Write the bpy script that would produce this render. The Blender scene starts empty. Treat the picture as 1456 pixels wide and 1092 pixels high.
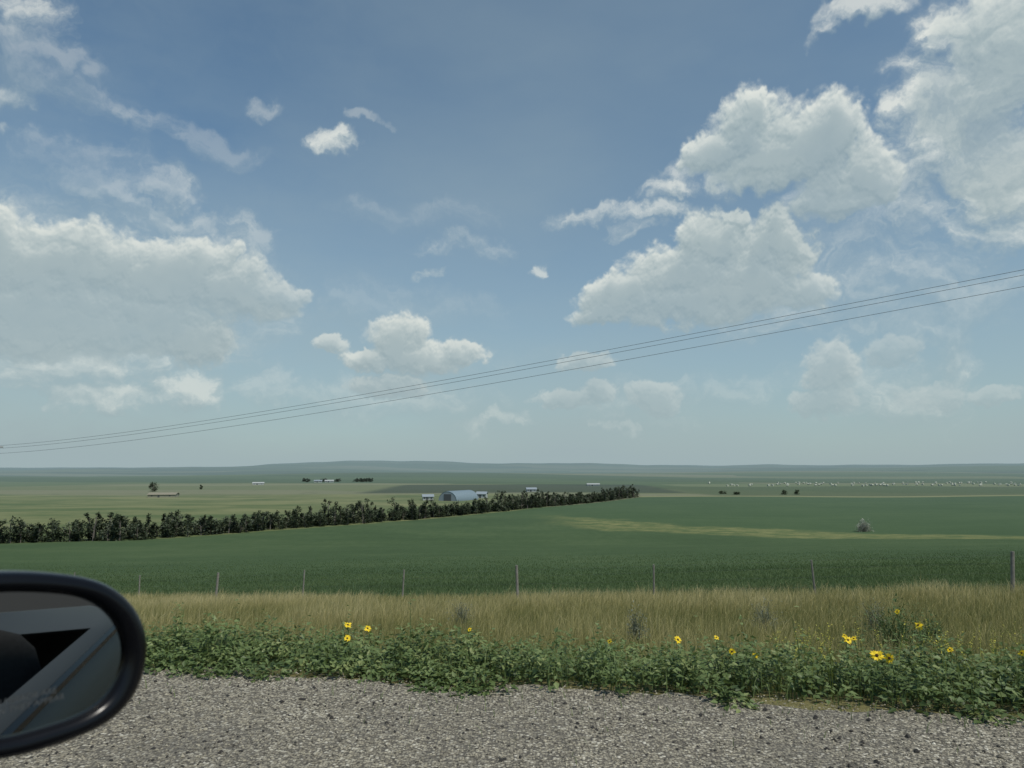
import bpy, math, random
import numpy as np
from mathutils import Vector, Matrix
rng=np.random.default_rng(7); random.seed(5)
PITCH=math.radians(6.6); F=1011.0; CAMZ=1.5
cp,sp=math.cos(PITCH),math.sin(PITCH)
scene=bpy.context.scene
def ray(px,py):
    cx=(px-728)/F; cy=(546-py)/F
    return np.array([cx,cp-cy*sp,sp+cy*cp])
def at(px,py,Y):
    d=ray(px,py); return np.array([0,0,CAMZ])+d*(Y/d[1])
def sstep(a,b,x):
    t=np.clip((x-a)/(b-a),0,1); return t*t*(3-2*t)
# ------------------------------------------------ terrain
RE=[-1e5,0,.6,1.75,4,8.5,16.5,26.5,36.5,56.5,96.5,160,180,1e6]; RZ=[0,0,-.1,-.4,-.8,-1.3,-2.05,-3.1,-4.2,-6.5,-9.8,-14.5,-14.7,-14.7]
LE=[-1e5,0,.6,1.2,2.2,5.8,13.4,23.4,53.4,93,143,165,1e6]; LZ=[0,0,-.1,-.3,-.6,-1.35,-2.6,-4.3,-7.5,-11,-14.5,-14.7,-14.7]
def yedge(x): return 5.05-.19*np.clip(x,-8,8)
def height(x,y):
    x=np.asarray(x,float); y=np.asarray(y,float)
    e=y-yedge(x)
    r=0;l=0
    for k in (.88,.94,1.,1.06,1.12):
        r=r+np.interp(e*k,RE,RZ)/5; l=l+np.interp(e*k,LE,LZ)/5
    w=sstep(-.5,.65,x/(np.abs(y)+6))
    z=l*(1-w)+r*w
    z=z+sstep(25,80,e)*.35*np.sin(x*.035+1)*np.sin(y*.03+.6*np.sin(x*.02))
    rr=np.hypot(x,y); az=np.arctan2(x,y)
    z=z+sstep(450,1500,rr)*2.2*(np.sin(x*.006+y*.0021)+np.sin(y*.0048-x*.002+1))
    hill=sstep(2200,5200,rr)
    ridge=54*np.exp(-((az+.19)/.2)**2)+20*np.exp(-((az-.1)/.12)**2)+20*sstep(-.05,.35,az)+9*np.exp(-((az+.62)/.1)**2)
    ridge=ridge+2.2*np.sin(az*23)+2.*np.sin(az*57+1)+1.*np.sin(az*131)+3.5*np.sin(az*9+2)
    z=z+hill*ridge*np.where(y>0,1,.5)
    z=z+sstep(1500,2400,rr)*12*(np.sin(x*.0021+1.3)*np.sin(y*.0017+x*.0007)-.2)*(1-sstep(3200,5200,rr))
    return z
def hit(px,py):
    d=ray(px,py); Y=3.
    while Y<9000:
        p=np.array([0,0,CAMZ])+d*(Y/d[1])
        if p[2]<=float(height(p[0],p[1])): return p
        Y*=1.004
    return p
# ------------------------------------------------ helpers
def build(name,verts,faces,mats,tint=None,mi=None,smooth=False,link=True):
    verts=np.asarray(verts,np.float32); faces=np.asarray(faces,np.int32)
    me=bpy.data.meshes.new(name)
    k=faces.shape[1]
    me.vertices.add(len(verts)); me.vertices.foreach_set('co',verts.ravel())
    me.loops.add(faces.size); me.loops.foreach_set('vertex_index',faces.ravel())
    me.polygons.add(len(faces)); me.polygons.foreach_set('loop_start',np.arange(0,faces.size,k,dtype=np.int32))
    if mi is not None: me.polygons.foreach_set('material_index',np.asarray(mi,np.int32))
    me.polygons.foreach_set('use_smooth',np.full(len(faces),smooth))
    me.update(calc_edges=True)
    if tint is not None:
        a=me.attributes.new('tint','FLOAT','POINT'); a.data.foreach_set('value',np.asarray(tint,np.float32))
    for m in (mats if isinstance(mats,(list,tuple)) else [mats]): me.materials.append(m)
    ob=bpy.data.objects.new(name,me); scene.collection.objects.link(ob)
    return ob
def pybuild(name,verts,faces,mat,smooth=False,parent=None):
    me=bpy.data.meshes.new(name); me.from_pydata([tuple(v) for v in verts],[],faces); me.materials.append(mat)
    if smooth: me.polygons.foreach_set('use_smooth',[True]*len(me.polygons))
    me.update(); ob=bpy.data.objects.new(name,me); scene.collection.objects.link(ob)
    if parent: ob.parent=parent
    return ob
def empty(name,loc=(0,0,0),rz=0):
    o=bpy.data.objects.new(name,None); o.location=loc; o.rotation_euler=(0,0,rz); scene.collection.objects.link(o); return o
class NT:
    def __init__(s,nt): s.nt=nt; s.n=nt.nodes; s.l=nt.links
    def node(s,t,**kw):
        n=s.n.new(t)
        for k,v in kw.items(): setattr(n,k,v)
        return n
    def put(s,sock,v):
        if isinstance(v,bpy.types.NodeSocket): s.l.new(v,sock)
        elif v is not None: sock.default_value=v
    def m(s,op,a,b=None,c=None,clamp=False):
        n=s.n.new('ShaderNodeMath'); n.operation=op; n.use_clamp=clamp
        s.put(n.inputs[0],a); s.put(n.inputs[1],b); s.put(n.inputs[2],c); return n.outputs[0]
    def v(s,op,a,b=None,c=None,out=0):
        n=s.n.new('ShaderNodeVectorMath'); n.operation=op
        s.put(n.inputs[0],a); s.put(n.inputs[1],b)
        if c is not None: s.put(n.inputs[2],c)
        return n.outputs[out]
    def ss(s,x,a,b,lo=0.,hi=1.):
        n=s.n.new('ShaderNodeMapRange'); n.interpolation_type='SMOOTHSTEP'
        s.put(n.inputs[0],x); n.inputs[1].default_value=a; n.inputs[2].default_value=b; n.inputs[3].default_value=lo; n.inputs[4].default_value=hi
        return n.outputs[0]
    def mix(s,f,a,b):
        n=s.n.new('ShaderNodeMix'); n.data_type='RGBA'
        s.put(n.inputs[0],f); s.put(n.inputs[6],c4(a)); s.put(n.inputs[7],c4(b)); return n.outputs[2]
    def noise(s,vec,scale,detail=3,rough=.5,out=0,dim='3D'):
        n=s.n.new('ShaderNodeTexNoise'); n.noise_dimensions=dim
        if vec is not None: s.l.new(vec,n.inputs['Vector'])
        n.inputs['Scale'].default_value=scale; n.inputs['Detail'].default_value=detail; n.inputs['Roughness'].default_value=rough
        return n.outputs[out]
    def vor(s,vec,scale,out='Distance',detail=0,rand=1,dim='3D',metric='EUCLIDEAN'):
        n=s.n.new('ShaderNodeTexVoronoi'); n.voronoi_dimensions=dim; n.distance=metric
        if vec is not None: s.l.new(vec,n.inputs['Vector'])
        n.inputs['Scale'].default_value=scale; n.inputs['Detail'].default_value=detail; n.inputs['Randomness'].default_value=rand
        return n.outputs[out]
    def ramp(s,f,stops,const=False):
        n=s.n.new('ShaderNodeValToRGB'); s.put(n.inputs[0],f); cr=n.color_ramp
        if const: cr.interpolation='CONSTANT'
        while len(cr.elements)<len(stops): cr.elements.new(.5)
        for e,(p,c) in zip(cr.elements,stops): e.position=p; e.color=c4(c)
        return n.outputs[0]
def c4(c):
    if isinstance(c,(tuple,list)) and len(c)==3: return (*c,1)
    return c
def newmat(name):
    m=bpy.data.materials.new(name); m.use_nodes=True; t=NT(m.node_tree)
    b=m.node_tree.nodes['Principled BSDF']; return m,t,b
def simple(name,col,rough=.7,metal=0,nscale=0,namp=.15,bump=0,spec=.3):
    m,t,b=newmat(name)
    b.inputs['Roughness'].default_value=rough; b.inputs['Metallic'].default_value=metal; b.inputs['Specular IOR Level'].default_value=spec
    if nscale:
        tc=t.node('ShaderNodeTexCoord').outputs['Object']
        n=t.noise(tc,nscale,4)
        t.put(b.inputs['Base Color'],t.mix(n,tuple(c*(1-namp*2) for c in col),tuple(min(1,c*(1+namp*2)) for c in col)))
        if bump:
            bn=t.node('ShaderNodeBump'); bn.inputs['Strength'].default_value=bump; t.put(bn.inputs['Height'],n); t.put(b.inputs['Normal'],bn.outputs[0])
    else: b.inputs['Base Color'].default_value=c4(col)
    return m
def foliage(name,stops,rough=.6,trans=.3,spec=.25):
    m,t,b=newmat(name)
    a=t.node('ShaderNodeAttribute',attribute_name='tint').outputs['Fac']
    col=t.ramp(a,stops)
    t.put(b.inputs['Base Color'],col); b.inputs['Roughness'].default_value=rough; b.inputs['Specular IOR Level'].default_value=spec
    if trans:
        tr=t.node('ShaderNodeBsdfTranslucent'); t.put(tr.inputs[0],t.mix(.2,col,(.25,.3,.05)))
        mx=t.node('ShaderNodeMixShader'); mx.inputs[0].default_value=trans
        t.l.new(b.outputs[0],mx.inputs[1]); t.l.new(tr.outputs[0],mx.inputs[2])
        t.l.new(mx.outputs[0],m.node_tree.nodes['Material Output'].inputs[0])
    return m
# ------------------------------------------------ sky
SUN=Vector((.42,-.42,.95)).normalized()
sel=math.asin(SUN.z); srot=math.atan2(SUN.x,SUN.y)
def azel(px,py):
    d=ray(px,py); return math.atan2(d[0],d[1]), math.atan2(d[2],math.hypot(d[0],d[1]))
def lobe(cx,cy,rx,ry,w=1.):
    a,e=azel(cx,cy); a1,_=azel(cx-rx,cy); a2,_=azel(cx+rx,cy); _,e1=azel(cx,cy-ry); _,e2=azel(cx,cy+ry)
    return (a,e,abs(a2-a1)/2,abs(e1-e2)/2,w)
CR=[(0,360,120,76),(90,375,120,68),(180,385,110,50,.95),(255,385,100,58,.95),(340,412,80,46,.85),(395,412,42,20,.6),(60,450,210,62,.85),(215,455,120,48,.7),(275,484,70,36,1.1),(-80,380,120,100),
 (572,486,42,38),(605,510,62,26),(530,516,34,15),(662,505,40,15,.9),(482,495,30,12,.8),(560,551,56,17,.85),
 (830,516,46,13,.7),(808,571,48,15,.65),(850,560,28,18,.6),(932,566,36,26,.55),
 (1000,345,48,42),(1075,352,56,46),(962,392,74,42),(1050,398,92,50),(890,420,66,32,.95),(862,447,54,17,.9),(975,440,110,26,.9),(1112,325,26,24),(1118,355,36,36),(1140,408,46,30,.75),(1030,310,24,14),
 (1075,180,66,58),(1150,205,86,62),(1025,222,58,30,.95),(1205,256,78,50,.95),(1085,145,34,27),(1185,295,52,26,.8),(1115,235,92,46),(1190,180,40,34,.9),(1250,270,34,34,.75),
 (1185,525,38,38,.7),(1178,572,46,20,.6),(1262,496,36,20,.45),(1415,565,42,14,.5),(1320,560,46,22,.4),
 (1425,90,80,80,.75),(1445,220,80,56,.7),(1350,150,52,46,.55),(1400,160,70,60,.65),(1390,15,70,36,.6)]
SO=[(1410,110,130,120,1),(1450,230,120,95,1),(1340,175,80,90,.8),(1400,20,110,60,1),(1440,320,80,30,.65),(1310,270,80,60,.5),(1370,80,60,60,.9),
 (900,303,95,13,.6),(965,272,60,15,.75),(890,325,32,12,.4),(1060,262,60,22,.8),(1000,250,60,14,.6),
 (1300,560,100,45,.5),(1340,515,70,30,.45),(1240,540,90,50,.4),(1180,330,90,70,.4),(1250,400,140,70,.38),(1080,440,130,46,.4),(1350,430,120,60,.25),
 (130,577,130,20,.65),(285,560,66,34,.75),(60,515,260,45,.7),(330,470,90,40,.45),(20,545,90,28,.55),(360,450,80,50,.35),(100,400,330,130,.35),
 (40,20,85,36,.7),(40,148,74,22,.5),(150,155,58,17,.42),(20,197,52,16,.5),(222,258,42,20,.4),(285,320,95,36,.5),(240,300,50,20,.35),(366,135,28,15,.28),
 (90,120,120,30,.22),(130,230,90,40,.18),(350,340,70,26,.25),(190,170,60,30,.2),(60,70,120,40,.22),
 (472,208,32,18,.85),(480,203,20,12,.85),(606,391,22,10,.6),(757,377,19,16,.65),
 (632,346,60,16,.3),(1210,20,54,22,.65),(1180,50,28,16,.5),(160,268,36,16,.35),(520,176,32,9,.25),(300,205,70,24,.18),(690,602,62,11,.4),(890,617,34,9,.35),(560,570,160,30,.25),
 (600,300,100,24,.12),(930,590,90,24,.25),(400,560,40,26,.25),(700,510,60,24,.25),(560,440,140,40,.1),(1000,560,130,30,.2)]
AZ0,AZ1,EL1=-1.0,1.0,.8; IW,IH=2200,880
U,Vv=np.meshgrid(np.linspace(AZ0,AZ1,IW),np.linspace(0,EL1,IH))
U=U.astype(np.float32);Vv=Vv.astype(np.float32)
def vn(u,v,seed):
    g=np.random.default_rng(seed).random((256,256)).astype(np.float32)
    i=np.floor(u).astype(int);j=np.floor(v).astype(int); a=u-i;b=v-j
    a=a*a*a*(a*(a*6-15)+10);b=b*b*b*(b*(b*6-15)+10)
    i0=i&255;i1=(i+1)&255;j0=j&255;j1=(j+1)&255
    return (g[i0,j0]*(1-a)+g[i1,j0]*a)*(1-b)+(g[i0,j1]*(1-a)+g[i1,j1]*a)*b
def fbm(u,v,o,seed,gain=.5):
    s=0;amp=1;tot=0
    c,s_=math.cos(.6),math.sin(.6)
    for k in range(o):
        s=s+amp*vn(u*2.03**k+k*17.3,v*2.03**k+k*9.1,seed+k); tot+=amp; amp*=gain
        u,v=u*c-v*s_,u*s_+v*c
    return s/tot
def worley(u,v,seed):
    r=np.random.default_rng(seed); gx=r.random((256,256)).astype(np.float32); gy=r.random((256,256)).astype(np.float32)
    i=np.floor(u).astype(int);j=np.floor(v).astype(int); best=np.full(u.shape,9,np.float32)
    for di in (-1,0,1):
        for dj in (-1,0,1):
            a=(i+di)&255;b=(j+dj)&255
            d=(i+di+gx[a,b]-u)**2+(j+dj+gy[a,b]-v)**2; best=np.minimum(best,d)
    return best
def field(lobes,u,v):
    acc=np.full(u.shape,-3,np.float32); ws=np.zeros_like(u); gs=np.full_like(u,1e-6)
    for L in lobes:
        a,e,ra,re,w=lobe(*L)
        d2=((u-a)/ra)**2+((v-e)/re)**2
        f=1-d2; k=.25; h=np.clip(.5+.5*(f-acc)/k,0,1); acc=acc*(1-h)+f*h+k*h*(1-h)
        g=np.exp(-1.5*np.minimum(d2,12)); ws+=g*w; gs+=g
    return np.maximum(acc,-2),ws/gs
def shift(D,dx,dy):
    return np.roll(np.roll(D,-dy,0),-dx,1)
lowf=1-sstep(.05,.3,Vv)
wu=(fbm(U*13,Vv*13,5,11)-.5); wv_=(fbm(U*13,Vv*13,5,31)-.5)
hu=fbm(U*75,Vv*75,4,201,.6)-.5; hv_=fbm(U*75,Vv*75,4,231,.6)-.5
Uw=U+wu*.058*(1-.4*lowf)+hu*.014; Vw=Vv+wv_*.048*(1-.45*lowf)+hv_*.014
L1,W1=field(CR,Uw,Vw)
def puffs(f,seed): return (.42-worley(Uw*f+wu*2,Vw*f*1.15,seed))+.6*(.42-worley(Uw*f*2.1+3,Vw*f*2.4,seed+1))+.33*(.42-worley(Uw*f*4.4+5,Vw*f*4.8,seed+2))+.2*(.42-worley(Uw*f*9+5,Vw*f*9.5,seed+3))
pf=puffs(20,51)*(1-lowf)+puffs(34,71)*lowf
fine=fbm(U*55,Vv*60,6,91,.6)-.5
D1=L1*1.1+pf*.62+.10+fine*.75
Dc=np.clip(D1,0,1.3)
occ=0
for dy,w in ((4,.25),(9,.3),(17,.4),(28,.5),(44,.6),(64,.6)): occ=occ+w*shift(Dc,int(dy*.3),dy)
occ=np.exp(-occ*.68)
a1=sstep(-.14,.70,D1)*np.minimum(W1,1)
a1=a1*(.62+.38*sstep(0,.35,occ)+.25*sstep(.3,1,D1)*(1-sstep(0,.35,occ)))
rel=np.clip(.5+.9*(Dc-shift(Dc,1,4))/.25*.28+.45*(Dc-shift(Dc,3,11))*.8,0,1)
l1=np.clip(.08+.58*occ+.44*(rel-.35)+fine*.12,0,1)
l1=l1*np.clip(.6+W1*.4,0,1.1)
U2=U+wu*.12+hu*.02; V2=Vv+wv_*.06+hv_*.014
L2,W2=field(SO,U2,V2)
fb=fbm(U2*14,V2*24,8,131,.66)-.5
D2=np.maximum(L2,-1)*.9+fb*3.4+.15+pf*.10+.25*sstep(.35,.55,U)*sstep(.15,.3,Vv)
a2=sstep(-.5,1.6,D2)*W2*sstep(-1.4,.3,L2)
l2=np.clip(.46+.45*(np.clip(D2,0,2)-shift(np.clip(D2,0,2),3,12))*.6+.25*(np.clip(D2,0,2)-shift(np.clip(D2,0,2),8,34))+.15*W2,0,1)
al=a1+(1-a1)*a2; li=(a1*l1+(1-a1)*a2*l2)/np.maximum(al,1e-4)
veil=fbm(U*2.2,Vv*5,6,151)+.25*(fbm(U*9+wu*3,Vv*26,6,171,.6)-.5)*sstep(.1,-.5,U)
al=al*sstep(1.0,.9,np.abs(U))*sstep(EL1,EL1-.08,Vv)
px_=np.stack([al,li,veil,np.ones_like(al)],-1).astype(np.float32)
img=bpy.data.images.new('cloud_field',IW,IH,float_buffer=True,is_data=True); img.pixels.foreach_set(px_.ravel()); img.update(); img.pack()
world=bpy.data.worlds.new('World'); scene.world=world; world.use_nodes=True
wt=NT(world.node_tree); wt.n.clear()
sky=wt.node('ShaderNodeTexSky',sky_type='NISHITA'); sky.sun_disc=False; sky.sun_elevation=sel; sky.sun_rotation=srot
sky.air_density=1.0; sky.dust_density=1.0; sky.ozone_density=1.5; sky.altitude=600
tc=wt.node('ShaderNodeTexCoord').outputs['Generated']
nrm=wt.v('NORMALIZE',tc)
sx=wt.node('ShaderNodeSeparateXYZ'); wt.l.new(nrm,sx.inputs[0])
az=wt.m('ARCTAN2',sx.outputs[0],sx.outputs[1]); el=wt.m('ARCSINE',sx.outputs[2])
cb=wt.node('ShaderNodeCombineXYZ'); wt.put(cb.inputs[0],wt.m('MULTIPLY_ADD',az,1/(AZ1-AZ0),.5)); wt.put(cb.inputs[1],wt.m('DIVIDE',el,EL1))
it=wt.node('ShaderNodeTexImage'); it.image=img; it.extension='CLIP'; it.interpolation='Linear'; wt.l.new(cb.outputs[0],it.inputs[0])
sc=wt.node('ShaderNodeSeparateColor'); wt.l.new(it.outputs[0],sc.inputs[0])
skyc=wt.v('MULTIPLY',sky.outputs[0],(.084,.105,.104))
hz=wt.m('POWER',2.718,wt.m('MULTIPLY',wt.m('MAXIMUM',el,0.0),-3.9))
hf=wt.m('ADD',wt.m('MULTIPLY',hz,.95),wt.m('MULTIPLY',wt.m('SUBTRACT',sc.outputs[2],.26),.45),clamp=True)
base=wt.mix(hf,skyc,(.345,.435,.455))
ccol=wt.ramp(sc.outputs[1],[(0,(.27,.36,.40)),(.35,(.38,.465,.49)),(.7,(.58,.64,.63)),(1,(.82,.84,.78))])
ccol=wt.mix(wt.m('MULTIPLY',hz,.55),ccol,(.42,.505,.505))
col=wt.mix(sc.outputs[0],base,ccol)
col=wt.mix(wt.ss(el,-.02,.0),(.16,.18,.15),col)
bg=wt.node('ShaderNodeBackground'); wt.l.new(col,bg.inputs[0]); bg.inputs[1].default_value=1.0
out=wt.node('ShaderNodeOutputWorld'); wt.l.new(bg.outputs[0],out.inputs[0])
sl_=bpy.data.lights.new('sun','SUN'); sl_.energy=3.1; sl_.angle=math.radians(.8); sl_.color=(1,.95,.86)
so=bpy.data.objects.new('sun',sl_); so.rotation_euler=SUN.to_track_quat('Z','Y').to_euler(); so.location=(10,-10,30); scene.collection.objects.link(so)
# ------------------------------------------------ ground
def ground_mat():
    m,t,b=newmat('ground'); b.inputs['Roughness'].default_value=.95; b.inputs['Specular IOR Level'].default_value=.1
    pos=t.node('ShaderNodeNewGeometry').outputs['Position']
    s=t.node('ShaderNodeSeparateXYZ'); t.l.new(pos,s.inputs[0]); x,y=s.outputs[0],s.outputs[1]
    c=t.node('ShaderNodeCombineXYZ'); t.l.new(x,c.inputs[0]); t.l.new(y,c.inputs[1]); p=c.outputs[0]
    r=t.v('LENGTH',p,out=1)
    rs=t.mix(t.noise(p,1.3,5),(.08,.08,.03),(.25,.22,.10))
    n1=t.noise(p,.02,4,.6); n2=t.noise(t.v('MULTIPLY',p,(1,.35,1)),.5,5,.7); n3=t.noise(p,5,3,.7)
    n4=t.noise(t.v('MULTIPLY',p,(.35,1,1)),.09,5,.65)
    f=t.m('ADD',t.m('MULTIPLY',n1,.4),t.m('ADD',t.m('MULTIPLY',n2,.25),t.m('ADD',t.m('MULTIPLY',n3,.15),t.m('MULTIPLY',n4,.3))))
    crop=t.ramp(f,[(.38,(.044,.074,.032)),(.54,(.060,.097,.041)),(.72,(.095,.132,.058))])
    g=t.m('ADD',y,t.m('MULTIPLY',x,.95))
    gw=t.m('ADD',g,t.m('MULTIPLY_ADD',t.noise(p,.045,6,.65),50,-25))
    far2=t.ss(gw,222,238)
    crop=t.mix(t.m('MULTIPLY',far2,.5),crop,t.mix(n4,(.048,.088,.036),(.07,.115,.047)))
    dst=t.m('ABSOLUTE',t.m('SUBTRACT',gw,229))
    wdt=t.m('MULTIPLY_ADD',t.noise(p,.03,2),32,-1)
    strip=t.m('MULTIPLY',t.ss(t.m('SUBTRACT',dst,wdt),7,-5),t.ss(t.m('ADD',x,t.m('MULTIPLY',n1,20)),14,36))
    stc=t.mix(t.ss(t.noise(p,.2,6,.75),.35,.65),(.085,.125,.045),(.24,.235,.095))
    crop=t.mix(t.m('MULTIPLY',strip,t.m('MULTIPLY_ADD',n4,.9,.3)),crop,stc)
    wn=t.v('MULTIPLY',t.noise(p,.004,3,out=1),(90,90,0))
    vr=t.node('ShaderNodeVectorRotate'); vr.rotation_type='Z_AXIS'; vr.inputs['Angle'].default_value=.3; t.l.new(t.v('ADD',p,wn),vr.inputs['Vector'])
    vc=t.vor(t.v('MULTIPLY',vr.outputs[0],(.5,1.6,1)),.0036,out='Color',dim='2D',metric='CHEBYCHEV',rand=.8)
    sc=t.node('ShaderNodeSeparateColor'); t.l.new(vc,sc.inputs[0])
    val=t.ramp(sc.outputs[0],[(0,(.055,.09,.038)),(.22,(.11,.145,.06)),(.42,(.075,.115,.048)),(.58,(.17,.18,.085)),(.74,(.05,.07,.036)),(.88,(.22,.21,.125))],const=True)
    val=t.mix(t.m('MULTIPLY',t.noise(p,.012,6,.7),.7),val,(.10,.13,.056))
    sp_=t.ss(t.noise(p,.06,3,.6),.60,.70)
    val=t.mix(t.m('MULTIPLY',sp_,.5),val,(.045,.065,.035))
    past=t.m('MULTIPLY',t.ss(t.m('ADD',y,t.m('MULTIPLY',n1,60)),470,430),t.ss(x,30,-10))
    pc=t.mix(t.ss(t.noise(t.v('MULTIPLY',p,(.5,1,1)),.03,6,.7),.35,.65),(.085,.12,.042),(.20,.205,.09))
    val=t.mix(t.m('MULTIPLY',past,.9),val,pc)
    def rect(x0,x1,y0,y1,so=8):
        return t.m('MULTIPLY',t.m('MULTIPLY',t.ss(x,x0-so,x0+so),t.ss(x,x1+so,x1-so)),t.m('MULTIPLY',t.ss(y,y0-so,y0+so),t.ss(y,y1+so,y1-so)))
    val=t.mix(t.m('MULTIPLY',rect(-95,110,440,640),.85),val,t.mix(n4,(.032,.045,.026),(.055,.066,.036)))
    val=t.mix(t.m('MULTIPLY',rect(110,600,385,560),.85),val,t.mix(n4,(.055,.075,.036),(.10,.13,.052)))
    val=t.mix(t.m('MULTIPLY',rect(60,600,376,388,3),.8),val,(.22,.22,.10))
    val=t.mix(t.m('MULTIPLY',rect(-380,-60,640,700,8),.6),val,(.22,.215,.12))
    val=t.mix(t.m('MULTIPLY',rect(130,700,562,640,8),.8),val,(.15,.175,.085))
    ms=t.ss(t.m('ADD',t.m('ADD',t.m('MULTIPLY',x,.426),t.m('MULTIPLY',y,.905)),t.m('MULTIPLY_ADD',t.noise(p,.5,3),2,-1)),24.2,24.8)
    ff=t.m('MAXIMUM',t.m('MULTIPLY_ADD',x,.4,190),t.m('MULTIPLY_ADD',x,1.3,258))
    ff=t.m('MINIMUM',t.m('MAXIMUM',ff,t.m('MULTIPLY_ADD',x,1.75,258)),375)
    mf=t.ss(t.m('SUBTRACT',y,ff),1.5,-1.5)
    c1=t.mix(mf,val,crop)
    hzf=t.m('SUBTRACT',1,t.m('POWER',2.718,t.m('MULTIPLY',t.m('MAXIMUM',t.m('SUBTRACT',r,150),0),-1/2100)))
    c1=t.mix(t.m('MULTIPLY',hzf,.93),c1,(.20,.265,.275))  # aerial haze painted into the ground colour, stronger with distance from origin
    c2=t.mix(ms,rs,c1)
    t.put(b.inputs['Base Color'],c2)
    bn=t.node('ShaderNodeBump'); bn.inputs['Strength'].default_value=.5; bn.inputs['Distance'].default_value=.2
    t.put(bn.inputs['Height'],t.noise(p,3,5,.7)); t.put(b.inputs['Normal'],bn.outputs[0])
    return m
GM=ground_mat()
NA=900; NR=340
rad=np.concatenate([[.4],np.geomspace(.6,16000,NR)])
ang=np.linspace(0,2*np.pi,NA,endpoint=False)
R,A=np.meshgrid(rad,ang,indexing='ij'); X=R*np.sin(A); Y=R*np.cos(A); Z=height(X,Y)
V=np.stack([X,Y,Z],-1).reshape(-1,3)
i,j=np.meshgrid(np.arange(len(rad)-1),np.arange(NA),indexing='ij'); j2=(j+1)%NA
Fq=np.stack([i*NA+j,(i+1)*NA+j,(i+1)*NA+j2,i*NA+j2],-1).reshape(-1,4)[:,::-1]
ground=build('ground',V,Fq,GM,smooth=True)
def gravel_mat():
    m,t,b=newmat('gravel'); b.inputs['Roughness'].default_value=.9; b.inputs['Specular IOR Level'].default_value=.2
    pos=t.node('ShaderNodeNewGeometry').outputs['Position']
    vd=t.vor(pos,60); vcn=t.vor(pos,60,out='Color'); s=t.node('ShaderNodeSeparateColor'); t.l.new(vcn,s.inputs[0])
    col=t.ramp(s.outputs[0],[(0,(.10,.092,.073)),(.3,(.20,.18,.138)),(.6,(.31,.28,.21)),(.85,(.40,.365,.275)),(1,(.62,.58,.47))])
    big=t.noise(pos,.9,6,.65)
    col=t.mix(t.ss(vd,.4,.8),col,(.09,.082,.068))
    col=t.mix(t.m('MULTIPLY',t.ss(big,.45,.68),.5),col,(.125,.117,.098))
    t.put(b.inputs['Base Color'],col)
    bn=t.node('ShaderNodeBump'); bn.inputs['Strength'].default_value=.8; bn.inputs['Distance'].default_value=.009
    t.put(bn.inputs['Height'],t.m('SUBTRACT',1,vd)); t.put(b.inputs['Normal'],bn.outputs[0])
    return m
xs=np.linspace(-45,45,900); rows=8
ed=yedge(xs)+.07*np.sin(xs*2.1)+.05*np.sin(xs*5.3+1)+rng.normal(0,.03,len(xs))
vv=[]
for a in range(rows+1):
    yy=1.25+(ed-1.25)*a/rows
    vv.append(np.stack([xs,yy,np.full_like(xs,.006)],-1))
vv.append(np.stack([xs,ed+.12,np.full_like(xs,-.08)],-1))
vv=np.vstack(vv); n=len(xs)
i,j=np.meshgrid(np.arange(rows+1),np.arange(n-1),indexing='ij')
fq=np.stack([i*n+j,i*n+j+1,(i+1)*n+j+1,(i+1)*n+j],-1).reshape(-1,4)
build('gravel_shoulder',vv,fq,gravel_mat())
def stones(N):
    base=np.array([[1,0,0],[0,1,0],[-1,0,0],[0,-1,0],[0,0,1],[0,0,-.4]],float)
    fc=np.array([[0,1,4],[1,2,4],[2,3,4],[3,0,4],[1,0,5],[2,1,5],[3,2,5],[0,3,5]])
    x=rng.uniform(-5,6,N); e=rng.random(N)**.8; y=yedge(x)+.12-e*2.2
    sz=.0042+.0055*rng.random(N)**2.5; big=rng.random(N)<.035; sz[big]*=1.8
    a=rng.uniform(0,6.28,N); sc=rng.uniform(.6,1.3,(N,1,3))*np.array([1,1,.7])
    v=base[None]*sc*sz[:,None,None]+rng.normal(0,.12,(N,6,3))*sz[:,None,None]
    ca,sa=np.cos(a)[:,None],np.sin(a)[:,None]
    vx=v[...,0]*ca-v[...,1]*sa; vy=v[...,0]*sa+v[...,1]*ca
    v=np.stack([vx+x[:,None],vy+y[:,None],v[...,2]+.006+sz[:,None]*.3],-1)
    f=(fc[None]+np.arange(N)[:,None,None]*6).reshape(-1,3)
    pn=.5+.5*np.sin(x*1.3+2*np.sin(y*1.7))*np.sin(y*2.3+x)
    tt=np.clip(rng.random(N)*(.65+.45*pn),0,1); tt=np.where(big&(rng.random(N)<.6),0,tt)
    return v.reshape(-1,3),f,np.repeat(tt,6)
sv,sf,st=stones(42000)
SM=foliage('stones',[(0,(.04,.037,.033)),(.15,(.17,.155,.12)),(.5,(.31,.28,.21)),(.85,(.43,.39,.295)),(1,(.66,.62,.51))],rough=.85,trans=0)
build('gravel',sv,sf,SM,tint=st)
RM=simple('asphalt',(.06,.06,.058),.9,nscale=60,namp=.25,bump=.4)
pybuild('road',[(-60,-7,.006),(60,-7,.006),(60,1.25,.006),(-60,1.25,.006)],[(0,1,2,3)],RM)
pybuild('road_edge_line',[(-60,.85,.010),(60,.85,.010),(60,.97,.010),(-60,.97,.010)],[(0,1,2,3)],simple('road_paint',(.75,.75,.72),.6,nscale=20))
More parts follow.
